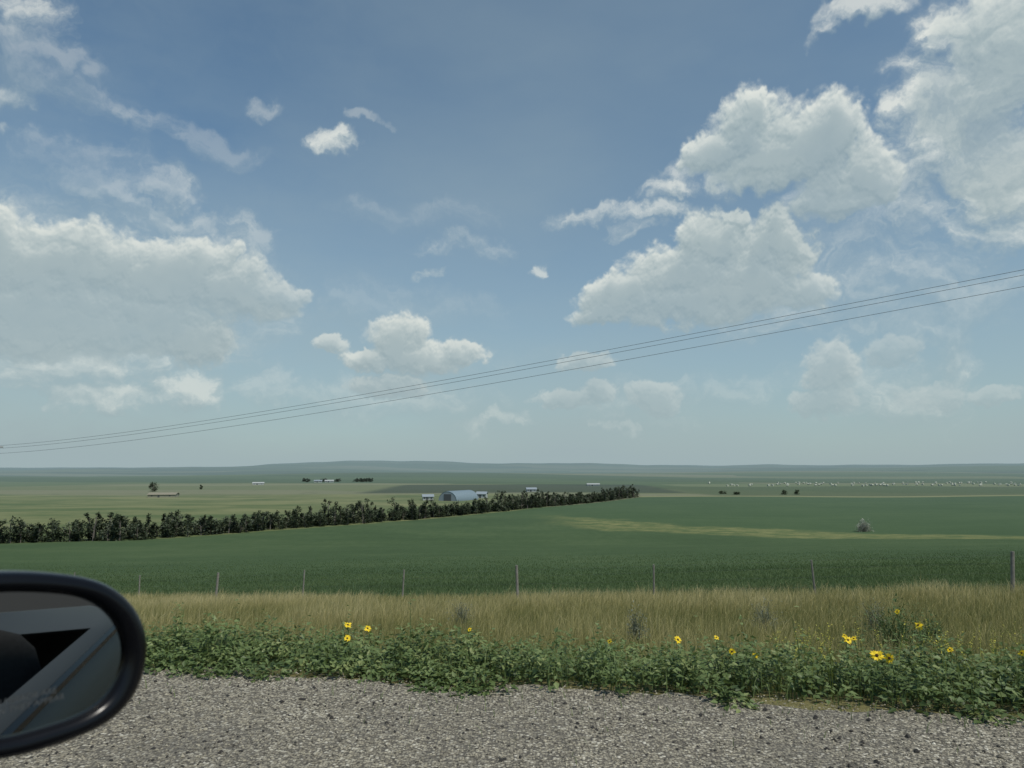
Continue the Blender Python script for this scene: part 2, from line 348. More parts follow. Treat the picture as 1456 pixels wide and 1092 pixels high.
# ------------------------------------------------ leaf / blade generators
def leaves(c,azm,pit,L,W,tint,droop=.25,fold=.15):
    N=len(c)
    f=np.stack([np.cos(azm)*np.cos(pit),np.sin(azm)*np.cos(pit),np.sin(pit)],-1)
    s=np.stack([-np.sin(azm),np.cos(azm),np.zeros(N)],-1); roll=rng.normal(0,.35,N)
    u=np.cross(f,s); s2=s*np.cos(roll)[:,None]+u*np.sin(roll)[:,None]; u2=np.cross(f,s2)
    u2*=np.sign(u2[:,2:3]+1e-6)
    L=L[:,None];W=W[:,None]
    v=np.stack([c, c+f*L*.33+s2*W*.5, c+f*L*.42-u2*W*fold, c+f*L*.33-s2*W*.5, c+f*L-u2*L*droop],1)
    fc=np.array([[0,2,1],[0,3,2],[1,2,4],[2,3,4]])
    F_=(fc[None]+np.arange(N)[:,None,None]*5).reshape(-1,3)
    return v.reshape(-1,3),F_,np.repeat(tint,5)
def blades(b,azm,lean,H,W,t0,t1):
    N=len(b); d=np.stack([np.cos(azm),np.sin(azm),np.zeros(N)],-1); fa=rng.uniform(0,6.28,N)
    s=np.stack([np.cos(fa),np.sin(fa),np.zeros(N)],-1)*W[:,None]*.5
    up=np.array([0,0,1.])[None]; H=H[:,None]; ln=lean[:,None]
    mid=b+up*H*.55+d*H*ln*.3; tip=b+up*H*(1-.25*ln)+d*H*ln
    v=np.stack([b-s,b+s,mid+s*.8,mid-s*.8,tip],1)
    fc=np.array([[0,1,2],[0,2,3],[3,2,4]])
    F_=(fc[None]+np.arange(N)[:,None,None]*5).reshape(-1,3)
    tt=np.stack([t0,t0,(t0+t1)/2,(t0+t1)/2,t1],1)
    return v.reshape(-1,3),F_,tt.ravel()
def merge(parts):
    V=[];F_=[];T=[];o=0
    for v,f,t in parts: V.append(v);F_.append(f+o);T.append(t);o+=len(v)
    return np.vstack(V),np.vstack(F_),np.concatenate(T)
def pnoise(x,y,s,seed=0):
    return np.clip((fbm(x*s*.55+40+seed*7.7,y*s*.55+40+seed*3.1,3,300+seed)-.5)*2.2+.5,0,1)
LM=foliage('weed_leaf',[(0,(.05,.08,.025)),(.4,(.115,.17,.055)),(.8,(.19,.25,.09)),(1,(.28,.32,.12))],rough=.5,trans=.3,spec=.4)
def weeds():
    NP=2300
    x=rng.uniform(-10,11,NP); wd=1.55+.35*np.sin(x*.9)+.2*np.sin(x*2.3)
    e=-.08+rng.random(NP)*wd+.1*np.sin(x*3.7)
    y=yedge(x)+e; z=height(x,y)
    hp=(.13+.17*rng.random(NP)+.06*sstep(0,4,x))*sstep(-.25,.35,e+.06*np.sin(x*3)); hp=hp*(.65+.7*pnoise(x,y,3,3))
    k=38; X=np.repeat(x,k);Yy=np.repeat(y,k);Zz=np.repeat(z,k);H=np.repeat(hp,k)
    n=len(X); a=rng.uniform(0,6.28,n); q=rng.random(n)**.6; rr=.12*np.sqrt(rng.random(n))*(1.15-.55*q)
    c=np.stack([X+np.cos(a)*rr,Yy+np.sin(a)*rr,Zz+H*q+.01],-1)
    L=rng.uniform(.026,.07,n)*(1.1-.35*q)
    tint=np.clip(.12+.55*q+.2*rng.normal(0,1,n)*.7+.17*np.repeat(rng.normal(0,1,NP),k),0,1)
    parts=[leaves(c,a+rng.normal(0,.5,n),rng.normal(.15,.4,n),L,L*rng.uniform(.5,.78,n),tint)]
    b=np.stack([x,y,z],-1); parts.append(blades(b,rng.uniform(0,6.28,NP),rng.uniform(0,.3,NP),hp*1.1,np.full(NP,.01),np.full(NP,.5),np.full(NP,.8)))
    M=420; ii=rng.integers(0,NP,M); bb=b[ii]; hh=hp[ii]*rng.uniform(1.2,1.9,M)
    parts.append(blades(bb,rng.uniform(0,6.28,M),rng.uniform(0,.4,M),hh,np.full(M,.008),np.full(M,.4),np.full(M,.9)))
    k=9; n=M*k; q=np.tile(np.linspace(.5,1,k),M); a=rng.uniform(0,6.28,n)
    c=np.repeat(bb,k,0)+np.stack([0*q,0*q,q*np.repeat(hh,k)*.95],-1); L=rng.uniform(.025,.05,n)
    parts.append(leaves(c,a,rng.normal(.3,.3,n),L,L*.6,np.clip(rng.normal(.7,.15,n),0,1)))
    M=5200; x=rng.uniform(-10,11,M); e=rng.normal(.5,.55,M); y=yedge(x)+e; z=np.where(e<.1,.004,height(x,y))
    parts.append(blades(np.stack([x,y,z],-1),rng.uniform(0,6.28,M),np.abs(rng.normal(.4,.3,M)),np.where(e<.05,rng.uniform(.03,.09,M),rng.uniform(.1,.3,M)),np.full(M,.005),np.full(M,.6),np.full(M,1.)))
    return merge(parts)
wv,wf,wtt=weeds(); build('roadside_weeds',wv,wf,LM,tint=wtt)
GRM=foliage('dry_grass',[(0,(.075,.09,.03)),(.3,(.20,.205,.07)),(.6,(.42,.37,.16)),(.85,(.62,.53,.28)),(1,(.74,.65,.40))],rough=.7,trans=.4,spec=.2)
def fence_s(x,y): return .426*x+.905*y
def grass():
    N=350000
    yy=5.4+ (rng.random(N)**1.15)*30; xx=rng.uniform(-.95,.95,N)*(yy+3)
    e=yy-yedge(xx); keep=(e>1.1)&(fence_s(xx,yy)<24.9+rng.normal(0,.35,N)); xx,yy,e=xx[keep],yy[keep],e[keep]
    n=len(xx); tu=rng.normal(0,.05,(n,2))
    gx=np.round(xx/.28)*.28+.1*np.sin(yy*9); gy=np.round(yy/.28)*.28+.1*np.sin(xx*7)
    m=rng.random(n)<.6; xx=np.where(m,gx+tu[:,0],xx); yy=np.where(m,gy+tu[:,1],yy)
    z=height(xx,yy)
    pn=pnoise(xx,yy,.45,1)*.55+pnoise(xx,yy,2.2,4)*.45
    H=(.20+.32*rng.random(n)**1.3)*(.65+.7*pn)*(.55+.45*sstep(1.2,5,e)); tall=rng.random(n)<.03; H[tall]*=1.35
    W=.0033+.0003*yy
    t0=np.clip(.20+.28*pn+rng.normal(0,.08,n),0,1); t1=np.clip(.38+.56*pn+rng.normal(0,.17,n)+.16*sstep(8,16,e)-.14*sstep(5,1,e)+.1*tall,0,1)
    az_=rng.normal(.3,1.2,n)
    return blades(np.stack([xx,yy,z],-1),az_,np.abs(rng.normal(.28,.24,n)),H,W,t0,t1)
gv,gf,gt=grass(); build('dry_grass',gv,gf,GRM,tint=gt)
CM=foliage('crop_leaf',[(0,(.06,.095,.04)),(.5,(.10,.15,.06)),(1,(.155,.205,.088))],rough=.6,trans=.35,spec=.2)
def crop():
    N=250000
    yy=18+rng.exponential(25,N); xx=rng.uniform(-.85,.85,N)*(yy+3)
    s=fence_s(xx,yy); keep=(s>24.4)&(yy<140); xx,yy=xx[keep],yy[keep]
    n=len(xx); z=height(xx,yy); pn=pnoise(xx*.6,yy*1.5,.3,2)
    H=(.12+.13*rng.random(n))*(1-.7*sstep(30,120,yy)); W=.007+.0005*yy
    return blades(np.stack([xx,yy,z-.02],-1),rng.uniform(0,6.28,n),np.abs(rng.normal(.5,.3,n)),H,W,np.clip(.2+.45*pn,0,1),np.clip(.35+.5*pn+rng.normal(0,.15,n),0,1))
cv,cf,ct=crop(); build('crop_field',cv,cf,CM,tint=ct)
# ------------------------------------------------ bushes
def bush(name,cx,cy,w,h,nl,leaf,mat,tb=.5,stalk=True,lw=.5):
    z=float(height(cx,cy))
    n=nl; a=rng.uniform(0,6.28,n); ph=np.arccos(rng.uniform(0,1,n)); rr=rng.random(n)**.35*(.8+.2*np.sin(a*3+cx)+.12*np.sin(a*7))
    c=np.stack([cx+np.cos(a)*np.sin(ph)*rr*w/2,cy+np.sin(a)*np.sin(ph)*rr*w/2,z+np.cos(ph)*rr*h*(.85+.3*rng.random(n))],-1)
    L=rng.uniform(.6,1.2,n)*leaf
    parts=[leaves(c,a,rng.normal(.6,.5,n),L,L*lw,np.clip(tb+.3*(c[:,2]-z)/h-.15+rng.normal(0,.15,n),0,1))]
    if stalk:
        k=60; a=rng.uniform(0,6.28,k); parts.append(blades(np.tile([[cx,cy,z]],(k,1))+rng.normal(0,w*.05,(k,3))*[1,1,0],a,rng.uniform(.1,.9,k)*w/h*.6,np.full(k,h)*rng.uniform(.6,1.1,k),np.full(k,leaf*.25),np.full(k,.3),np.full(k,.4)))
    v,f,t=merge(parts); return build(name,v,f,mat,tint=t)
SG=foliage('sage_leaf',[(0,(.06,.075,.055)),(.5,(.15,.17,.125)),(1,(.27,.29,.22))],rough=.8,trans=.1)
DG=foliage('shrub_leaf',[(0,(.03,.055,.02)),(.5,(.08,.13,.045)),(1,(.16,.21,.08))],rough=.6,trans=.2)
for (px,Yd,w,h) in [(903,10.5,.42,.55),(1085,12.5,.9,.56),(655,14.5,.8,.54),(1240,12,.6,.54)]:
    p=at(px,850,Yd); bush('sagebrush',p[0],p[1],w,h+.14,1500,.03,SG)
p=at(1270,850,9.4); bush('green_shrub',p[0],p[1],1.05,.84,3200,.04,DG)
p=at(1318,850,9.9); bush('green_shrub',p[0],p[1],.6,.62,1500,.04,DG)
p=hit(1228,757); bush('dry_shrub',p[0],p[1],4.2,3.2,900,.35,foliage('dry_twig',[(0,(.2,.2,.16)),(1,(.5,.5,.43))],trans=.1))
# ------------------------------------------------ sunflowers
YM=simple('petal',(.85,.60,.02),.6,nscale=40,namp=.1); BM=simple('flower_disc',(.06,.03,.012),.9,nscale=300,namp=.3); STM=simple('flower_stem',(.12,.18,.06),.6,nscale=30)
def sunflower(p,dia):
    gx,gy=p[0],p[1]; gz=float(height(gx,gy)); 
    fd=Vector((-gx*.25+random.uniform(-.6,.6),-1+random.uniform(-.2,.8),random.uniform(.3,1.3))).normalized()
    q=fd.to_track_quat('Z','Y').to_matrix(); c=Vector(p)
    V=[];F_=[];MI=[]
    def add(vs,fs,mi):
        o=len(V); V.extend(vs)
        for f in fs: F_.append(tuple(i+o for i in f)); MI.append(mi)
    R=dia/2; npet=15
    for k in range(npet):
        a=k/npet*6.283+random.uniform(-.08,.08); l=R*random.uniform(.8,1.15); w=R*.2
        d=Vector((math.cos(a),math.sin(a),0)); s=Vector((-math.sin(a),math.cos(a),0)); up=Vector((0,0,1)); dz=random.uniform(-.35,.35)*R
        pts=[d*R*.18,d*l*.6+s*w+up*dz*.4,d*l*.6-s*w+up*dz*.4,d*l+up*dz]
        add([c+q@x for x in pts],[(0,2,3,1)],0)
    rings=[(.25,.0),(.23,.07),(.15,.13)]
    vs=[];m=10
    for rr,zz in rings:
        for k in range(m): vs.append(c+q@Vector((math.cos(k/m*6.283)*rr*R,math.sin(k/m*6.283)*rr*R,zz*R*1.5)))
    vs.append(c+q@Vector((0,0,.2*R)))
    fs=[]
    for r_ in range(2):
        for k in range(m): fs.append((r_*m+k,r_*m+(k+1)%m,(r_+1)*m+(k+1)%m,(r_+1)*m+k))
    for k in range(m): fs.append((2*m+k,2*m+(k+1)%m,3*m))
    add(vs,fs,1)
    base=Vector((gx+random.uniform(-.05,.05),gy+.03,gz)); segs=5; vs=[];fs=[]
    tip=c-fd*R*.15
    for sgi in range(segs+1):
        tt=sgi/segs; pp=base.lerp(tip,tt)+Vector((.02*math.sin(tt*3),0,0)); r_=.006-.003*tt
        for k in range(4): vs.append(pp+Vector((math.cos(k*1.57)*r_,math.sin(k*1.57)*r_,0)))
    for sgi in range(segs):
        for k in range(4): fs.append((sgi*4+k,sgi*4+(k+1)%4,sgi*4+4+(k+1)%4,sgi*4+4+k))
    add(vs,fs,2)
    for k in range(10):
        tt=.2+.075*k; pp=base.lerp(tip,tt); a=random.uniform(0,6.28); d=Vector((math.cos(a),math.sin(a),.2)); s=Vector((-math.sin(a),math.cos(a),0)); l=random.uniform(.04,.075)
        add([pp,pp+d*l*.4+s*l*.3,pp+d*l*.4-s*l*.3,pp+d*l-Vector((0,0,l*.3))],[(0,2,3,1)],2)
    me=bpy.data.meshes.new('sunflower'); me.from_pydata([tuple(v) for v in V],[],F_)
    for mt in (YM,BM,STM): me.materials.append(mt)
    me.polygons.foreach_set('material_index',MI); me.update()
    scene.collection.objects.link(bpy.data.objects.new('sunflower',me))
for px,py,Yo,dd in [(494,888,.9,.07),(522,893,.9,.062),(493,907,.4,.055),(667,895,.8,.035),(866,912,.5,.04),(963,910,.4,.068),(1018,907,.8,.045),(1040,927,.4,.055),(1073,933,.4,.045),(1205,911,.5,.06),(1213,909,.6,.045),(1246,933,.25,.085),(1264,937,.25,.08),(1305,890,.9,.065),(1275,871,2.0,.05),(1307,893,1.2,.05),(1350,925,.5,.045),(1452,930,.5,.05),(1200,905,.9,.04)]:
    Yd=4.6
    for _ in range(4):
        p=at(px,py,Yd); Yd=float(yedge(p[0]))+Yo
    sunflower(at(px,py,Yd),dd)
CLM=foliage('clover_flower',[(0,(.12,.17,.04)),(.5,(.32,.33,.07)),(1,(.66,.58,.10))],trans=.2)
parts=[]
for k in range(85):
    if k<28: px=random.gauss(1150,28)
    elif k<42: px=random.uniform(1020,1400)
    else: px=random.gauss(1400,80)
    X0=at(px,900,5)[0]; eo=random.uniform(.2,1.3); Y0=float(yedge(X0))+eo; X0=(px-728)/F*Y0
    b=np.array([[X0,Y0,float(height(X0,Y0))]]); H=random.uniform(.36,.54)+.1*eo*.5
    az_=random.uniform(0,6.28); ln=random.uniform(0,.4)
    parts.append(blades(b,np.array([az_]),np.array([ln]),np.array([H]),np.array([.006]),np.array([.1]),np.array([.4])))
    m=12; q=np.linspace(.76,1,m); d=np.array([math.cos(az_),math.sin(az_),0])
    c=b+np.outer(q*H*(1-.25*ln*q),[0,0,1])+np.outer(q*q*ln*H,d)
    parts.append(leaves(c,rng.uniform(0,6.28,m),rng.normal(.3,.3,m),np.full(m,.014),np.full(m,.010),np.clip(rng.normal(.7,.15,m),0,1)))
v,f,t=merge(parts); build('yellow_clover',v,f,CLM,tint=t)
# ------------------------------------------------ trees
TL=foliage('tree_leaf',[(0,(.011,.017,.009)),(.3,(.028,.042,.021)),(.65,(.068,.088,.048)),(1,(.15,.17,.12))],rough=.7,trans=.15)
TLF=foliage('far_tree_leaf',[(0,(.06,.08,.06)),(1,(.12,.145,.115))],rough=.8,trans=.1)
BK=simple('bark',(.16,.14,.12),.9,nscale=4)
def tube(p0,p1,r0,r1,k=5):
    p0=np.array(p0,float);p1=np.array(p1,float); d=p1-p0; d/=np.linalg.norm(d)+1e-9
    a=np.cross(d,[0.3,.9,.1]); a/=np.linalg.norm(a); b=np.cross(d,a); th=np.arange(k)/k*6.283
    ring=np.outer(np.cos(th),a)+np.outer(np.sin(th),b)
    v=np.vstack([p0+ring*r0,p1+ring*r1]); f=[]
    for q in range(k):
        f.append([q,(q+1)%k,k+(q+1)%k]); f.append([q,k+(q+1)%k,k+q])
    return v,np.array(f),np.zeros(2*k)
def tree_parts(x,y,h,w,nc,nl,ls,tb,low=.2):
    z=float(height(x,y)); L=[];T=[]
    lean=rng.normal(0,.06,2)*h; top=np.array([x+lean[0],y+lean[1],z+h*.8])
    T.append(tube([x,y,z-.2],[x+lean[0]*.4,y+lean[1]*.4,z+h*.4],h*.03,h*.02)); T.append(tube([x+lean[0]*.4,y+lean[1]*.4,z+h*.4],top,h*.02,h*.006))
    for c in range(nc):
        q=low+(1-low)*(c+.5)/nc*.93; wid=w/2*(math.sin(min(1,(q*1.05))*math.pi*.85)**.6); a=rng.uniform(0,6.28)
        if q<.25: wid=w/2*.9
        cc=np.array([x+lean[0]*q+math.cos(a)*wid*rng.uniform(.2,.85),y+lean[1]*q+math.sin(a)*wid*rng.uniform(.2,.85),z+h*q])
        st=np.array([x+lean[0]*q*.7,y+lean[1]*q*.7,z+h*q*.65]); T.append(tube(st,cc,h*.01,h*.004,3))
        cr=w*rng.uniform(.14,.27)*(1.1-.5*q); n=nl
        g=rng.normal(0,1,(n,3)); g/=np.linalg.norm(g,axis=1)[:,None]; rr=rng.random(n)**.4
        pts=cc+g*(rr*cr)[:,None]*[1,1,1.1]
        l=rng.uniform(.6,1.3,n)*ls
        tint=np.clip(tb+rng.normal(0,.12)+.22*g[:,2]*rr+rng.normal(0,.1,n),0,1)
        L.append(leaves(pts,rng.uniform(0,6.28,n),rng.normal(.1,.6,n),l,l*.75,tint))
    return L,T
def mktree(name,lst,lm=None):
    L=[];T=[]
    for a in lst:
        l,t=tree_parts(*a); L+=l;T+=t
    lv,lf,lt=merge(L); tv,tf,tt=merge(T)
    V=np.vstack([lv,tv]);F_=np.vstack([lf,tf+len(lv)]);Tn=np.concatenate([lt,tt]); mi=np.concatenate([np.zeros(len(lf)),np.ones(len(tf))])
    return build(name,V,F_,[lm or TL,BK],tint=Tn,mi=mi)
row=[]
def curve_pts():
    pts=[(-150,132),(-103,148),(-82,154),(-62,179),(0,260),(67,377)]
    out=[]
    for (a,b),(c,d) in zip(pts[:-1],pts[1:]):
        L_=math.hypot(c-a,d-b); n=int(L_/2.0)
        for k in range(n): out.append((a+(c-a)*k/n,b+(d-b)*k/n,(c-a)/L_,(d-b)/L_))
    return out
for (a,b,dx,dy) in curve_pts():
    for r_ in (1.5,4.,7.):
        if random.random()<.05: continue
        x=a-dy*r_+random.gauss(0,.7); y=b+dx*r_+random.gauss(0,.7)
        h=random.uniform(3.0,5.2)*(1+.18*math.sin(a*.13)+.13*math.sin(a*.41)+.1*math.sin(a*.9)) 
        if r_==4.: h*=.62
        elif random.random()<.15: h*=1.4
        h=min(h,7.4)
        row.append((x,y,h,random.uniform(2.8,4.8),random.randint(8,11) if r_!=4. else 6,42,.45,random.choice([.15,.2,.28,.34,.42,.6,.75]),.02))
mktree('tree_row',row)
p=hit(217,698); mktree('tree',[(p[0],p[1],6.2,7.5,16,60,.6,.3,.05)])
p=hit(285,695); mktree('tree',[(p[0],p[1],3.2,3,8,50,.5,.4,.05)])
for px,py,h,w in [(1114,704,2.4,4.5),(1133,704,2.6,4),(1028,703,1.6,5),(1048,704,1.4,5)]:
    p=hit(px,py); mktree('bush',[(p[0],p[1],h,w,9,50,.5,.45,.05)])
grove=[]
for k in range(24):
    px=random.choice([random.uniform(475,528),random.uniform(430,470),random.uniform(505,528)]); p=hit(px,684.5+random.uniform(-.8,.5)); grove.append((p[0],p[1],random.uniform(2.5,4),6,7,40,.9,.3,.05))
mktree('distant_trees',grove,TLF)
# ------------------------------------------------ buildings
WH=simple('white_siding',(.40,.42,.40),.7,nscale=2,namp=.06); GR=simple('grey_metal_roof',(.27,.31,.33),.5,nscale=1,namp=.06); BR=simple('tan_roof',(.25,.23,.17),.8,nscale=2); TN=simple('tan_siding',(.28,.27,.20),.7,nscale=2,namp=.06); DK=simple('dark_opening',(.09,.095,.10),.3)
def box(name,x0,x1,y0,y1,z0,z1,mat,par):
    return pybuild(name,[(x0,y0,z0),(x1,y0,z0),(x1,y1,z0),(x0,y1,z0),(x0,y0,z1),(x1,y0,z1),(x1,y1,z1),(x0,y1,z1)],[(0,3,2,1),(4,5,6,7),(0,1,5,4),(1,2,6,5),(2,3,7,6),(3,0,4,7)],mat,parent=par)
def gable(name,px,py,w,l,h,rh,wm,rm,rz=0,ox=0,oy=0):
    p=hit(px,py); x=p[0]+ox; y=p[1]+oy
    e=empty(name,(x,y,float(height(x,y))-.05),rz)
    a,b=w/2,l/2
    pybuild('walls',[(-a,-b,0),(a,-b,0),(a,b,0),(-a,b,0),(-a,-b,h),(a,-b,h),(a,b,h),(-a,b,h),(-a,0,h+rh),(a,0,h+rh)],[(0,1,5,4),(2,3,7,6),(1,2,6,9,5),(3,0,4,8,7)],wm,parent=e)
    o=.4; t=.15
    k=rh/b
    for sgn,nm in ((-1,'roof_front'),(1,'roof_back')):
        vs=[(-a-o,sgn*(b+o),h-o*k+.03),(a+o,sgn*(b+o),h-o*k+.03),(a+o,0,h+rh+.03),(-a-o,0,h+rh+.03)]
        vs+= [(q[0],q[1],q[2]+t) for q in vs]
        pybuild(nm,vs,[(0,1,2,3),(7,6,5,4),(0,4,5,1),(1,5,6,2),(2,6,7,3),(3,7,4,0)],rm,parent=e)
    box('door',-.1*w-.5,-.1*w+.5,-b-.05,-b+.02,0,min(2,h*.85),DK,e)
    for wx in (-.35,.3): box('window',wx*w-.4,wx*w+.4,-b-.04,-b+.02,h*.4,h*.8,DK,e)
    return e
p=hit(652,711); E=empty('quonset_barn',(p[0],p[1],float(height(p[0],p[1]))),math.radians(62))
GQ=simple('galvanised_steel',(.19,.25,.28),.55,metal=.1,nscale=1,namp=.05)
r0=5.1; m=28; nseg=36; vs=[];fs=[]
for q in range(nseg+1):
    xx=-10+20*q/nseg; rr=r0+(.16 if (q//2)%2 else 0)
    for k in range(m+1):
        th=math.pi*k/m; vs.append((xx,math.cos(th)*rr,math.sin(th)*rr*.88))
for q in range(nseg):
    for k in range(m): fs.append((q*(m+1)+k,q*(m+1)+k+1,(q+1)*(m+1)+k+1,(q+1)*(m+1)+k))
pybuild('shell',vs,fs,GQ,parent=E)
for xx,nm in ((-9.9,'end_wall_front'),(9.9,'end_wall_back')):
    pybuild(nm,[(xx,math.cos(math.pi*k/m)*r0*.99,math.sin(math.pi*k/m)*r0*.87) for k in range(m+1)],[tuple(range(m+1))],GR,parent=E)
box('door',-10.05,-9.93,-2,2,0,3.2,DK,E)
gable('farm_shed',608,711,5,4,1.8,.9,WH,GR,.2); gable('farm_shed',674,708,5,4,2.2,1.0,WH,GR,-.2,ox=4)
gable('farm_shed',755,699,6,5,1.5,.9,WH,GR,.1); gable('farm_shed',843,691,10,6,1.2,.7,WH,WH,0)
gable('farmhouse',232,706,14,7,1.5,.9,TN,BR,.15); gable('farm_shed',367,688.5,10,7,1.5,.9,WH,WH,.3)
for px,w in [(452,8),(468,9)]: gable('farm_shed',px,685.3,w,6,1.6,.9,WH,GR if w==8 else WH,.2)
vs=[];fs=[]
for k in range(120):
    px=random.uniform(1000,1450); 
    if px<1040 and random.random()<.6: continue
    p=hit(px,random.choice([690.5,688.5,692])+random.uniform(-.7,.7)); z=float(height(p[0],p[1])); a=random.uniform(0,3.14); r=.75; o=len(vs); m=10
    d=Vector((math.cos(a),math.sin(a),0)); s=Vector((-math.sin(a),math.cos(a),0))
    for sd in (-.7,.7):
        for q in range(m): vs.append(Vector((p[0],p[1],z+r*.95))+d*sd+s*math.cos(q/m*6.283)*r+Vector((0,0,math.sin(q/m*6.283)*r)))
    for q in range(m): fs.append((o+q,o+(q+1)%m,o+m+(q+1)%m,o+m+q))
    fs.append(tuple(o+q for q in range(m))); fs.append(tuple(o+m+q for q in range(m)))
pybuild('hay_bales',vs,fs,simple('bale_wrap',(.42,.44,.36),.7,nscale=1))
# ------------------------------------------------ fence
WD=simple('weathered_wood',(.22,.205,.175),.9,nscale=8,namp=.25,bump=.4); WR=simple('fence_wire',(.2,.2,.2),.5,metal=.7)
E=empty('wire_fence'); fp=[]
def cyl(name,p0,p1,r0,r1,mat,par,k=10):
    v,f,_=tube(p0,p1,r0,r1,k); 
    ff=[tuple(q) for q in f]+[tuple(range(k,2*k))]
    return pybuild(name,v,ff,mat,parent=par)
for k in range(-4,14):
    x=13.68-4.494*k; y=20+2.114*k; z=float(height(x,y)); r=.055 if k%3==0 else .032
    ln=random.gauss(0,.05); top=1.22+random.uniform(-.08,.10)
    cyl('post_%d'%(k+5),(x,y,z-.2),(x+ln,y,z+top),r,r*.9,WD,E); fp.append((x,y,z))
for hh in (.35,.65,.92,1.14):
    for a,b in zip(fp[:-1],fp[1:]): cyl('wire',(a[0],a[1]-.05,a[2]+hh),(b[0],b[1]-.05,b[2]+hh),.0022,.0022,WR,E,3)
# ------------------------------------------------ power line
CB=simple('cable',(.12,.13,.14),.6)
def wire(z0,z1,dx):
    cu=bpy.data.curves.new('power_cable','CURVE'); cu.dimensions='3D'; cu.bevel_depth=1; cu.bevel_resolution=1
    A=np.array([13.28+dx,18,z0]); B=np.array([-57.4+dx,80,z1]); ts=np.linspace(-.06,1.04,60)
    s=cu.splines.new('POLY'); s.points.add(len(ts)-1)
    for k,t_ in enumerate(ts):
        q=A+(B-A)*t_; q[2]-=4*.7*t_*(1-t_); s.points[k].co=(*q,1); s.points[k].radius=.0058+.009*max(0,t_)
    cu.materials.append(CB); o=bpy.data.objects.new('power_cable',cu); scene.collection.objects.link(o); return o,A,B
E=empty('power_line')
for z0,z1,dx in ((6.54,3.93,0),(6.40,3.62,0),(6.10,3.05,0)):
    o,A,B=wire(z0,z1,dx); o.parent=E
for t_ in (-.06,1.04):
    q=A+(B-A)*t_; z=float(height(q[0],q[1])); 
    E2=empty('utility_pole'); top=7.2 if t_<0 else 4.2
    cyl('shaft',(q[0]+.18,q[1]+.1,z-.3),(q[0]+.18,q[1]+.1,top),.16,.11,WD,E2,12)
    cyl('crossarm',(q[0]-.5,q[1]-.5,top-.35),(q[0]+.9,q[1]+.7,top-.35),.06,.06,WD,E2,6)
# ------------------------------------------------ car + mirror
BLK=simple('black_gloss_plastic',(.005,.005,.006),.24,spec=.25)
n_=Vector((math.cos(math.radians(35)),-math.sin(math.radians(35)),.02)).normalized()
P0=Vector(at(70,945,.55)); cam=Vector((0,0,CAMZ))
def onplane(px,py):
    d=Vector(ray(px,py)); t=(P0-cam).dot(n_)/d.dot(n_); return cam+d*t
OUT=[(-200,930),(-185,860),(-120,822),(0,812),(90,815),(150,828),(190,857),(210,900),(209,945),(192,990),(155,1028),(90,1058),(0,1082),(-100,1088),(-170,1030)]
INN=[(-170,930),(-155,880),(-100,850),(0,841),(80,843),(130,854),(163,880),(178,915),(175,952),(154,990),(118,1016),(60,1036),(0,1050),(-90,1056),(-145,1005)]
def smoothclosed(pts,k=8):
    n=len(pts); o=[]
    for i in range(n):
        p0,p1,p2,p3=[Vector(pts[(i+q)%n]) for q in (-1,0,1,2)]
        for s in range(k):
            t=s/k; o.append(.5*((2*p1)+(p2-p0)*t+(2*p0-5*p1+4*p2-p3)*t*t+(3*p1-p0-3*p2+p3)*t**3))
    return o
O=[onplane(*q) for q in smoothclosed(OUT)]; I=[onplane(*q) for q in smoothclosed(INN)]
cen=sum(O,Vector())/len(O)
M=len(O); rings=[]
for q,dp in [(0,-.007),(0,-.001),(.12,.002),(.35,.0045),(.65,.004),(.88,0),(1,-.007)]:
    rings.append([a.lerp(b,q)+n_*dp for a,b in zip(I,O)])
for sc_,dp in [(1.0,-.02),(.975,-.038),(.92,-.055),(.8,-.072),(.55,-.085),(.2,-.09)]:
    rings.append([cen+(b-cen)*sc_+n_*dp for b in O])
ME=empty('car_side_mirror')
vs=[v for r in rings for v in r]; fs=[]
for a in range(len(rings)-1):
    for k in range(M): fs.append((a*M+k,a*M+(k+1)%M,(a+1)*M+(k+1)%M,(a+1)*M+k))
fs.append(tuple((len(rings)-1)*M+k for k in range(M)))
pybuild('housing',vs,fs,BLK,smooth=True,parent=ME)
MG,t,b=newmat('mirror_glass'); b.inputs['Metallic'].default_value=1; b.inputs['Base Color'].default_value=(.40,.39,.365,1); b.inputs['Roughness'].default_value=.015
pybuild('mirror_glass',[p_+n_*-.005 for p_ in I],[tuple(range(M))],MG,parent=ME)
lp=onplane(-190,1000); lb=Vector((lp.x-.02,.30,lp.z-.07))
cyl('mount_arm',tuple(lp-n_*.03),tuple(lb),.03,.04,BLK,ME,16)
tx=bpy.data.curves.new('warning_text','FONT'); tx.body='OBJECTS IN MIRROR ARE\nCLOSER THAN THEY APPEAR'; tx.size=.006; tx.align_x='CENTER'
to=bpy.data.objects.new('warning_text',tx); scene.collection.objects.link(to); to.parent=ME
ux=Vector((0,0,1)).cross(n_).normalized(); uy=n_.cross(ux)
to.matrix_world=Matrix(((ux.x,uy.x,n_.x,0),(ux.y,uy.y,n_.y,0),(ux.z,uy.z,n_.z,0),(0,0,0,1)))
to.location=onplane(10,1002)-n_*.0045
tx.materials.append(simple('etched',(.09,.095,.095),.6))
CP=simple('grey_car_paint',(.12,.12,.115),.38,metal=.2,spec=.35); TY=simple('tyre',(.02,.02,.02),.8); RMt=simple('alloy',(.5,.5,.5),.3,metal=1)
FB=simple('seat_fabric',(.05,.05,.05),.9,nscale=60,spec=.1)
CE=empty('car')
prof=[(.17,1.02),(.22,1.0),(.27,.93),(.305,.82),(.325,.72),(.315,.70),(.32,.55),(.30,.38),(.24,.28)]
xs=np.linspace(-1.9,2.9,120); vs=[];fs=[]
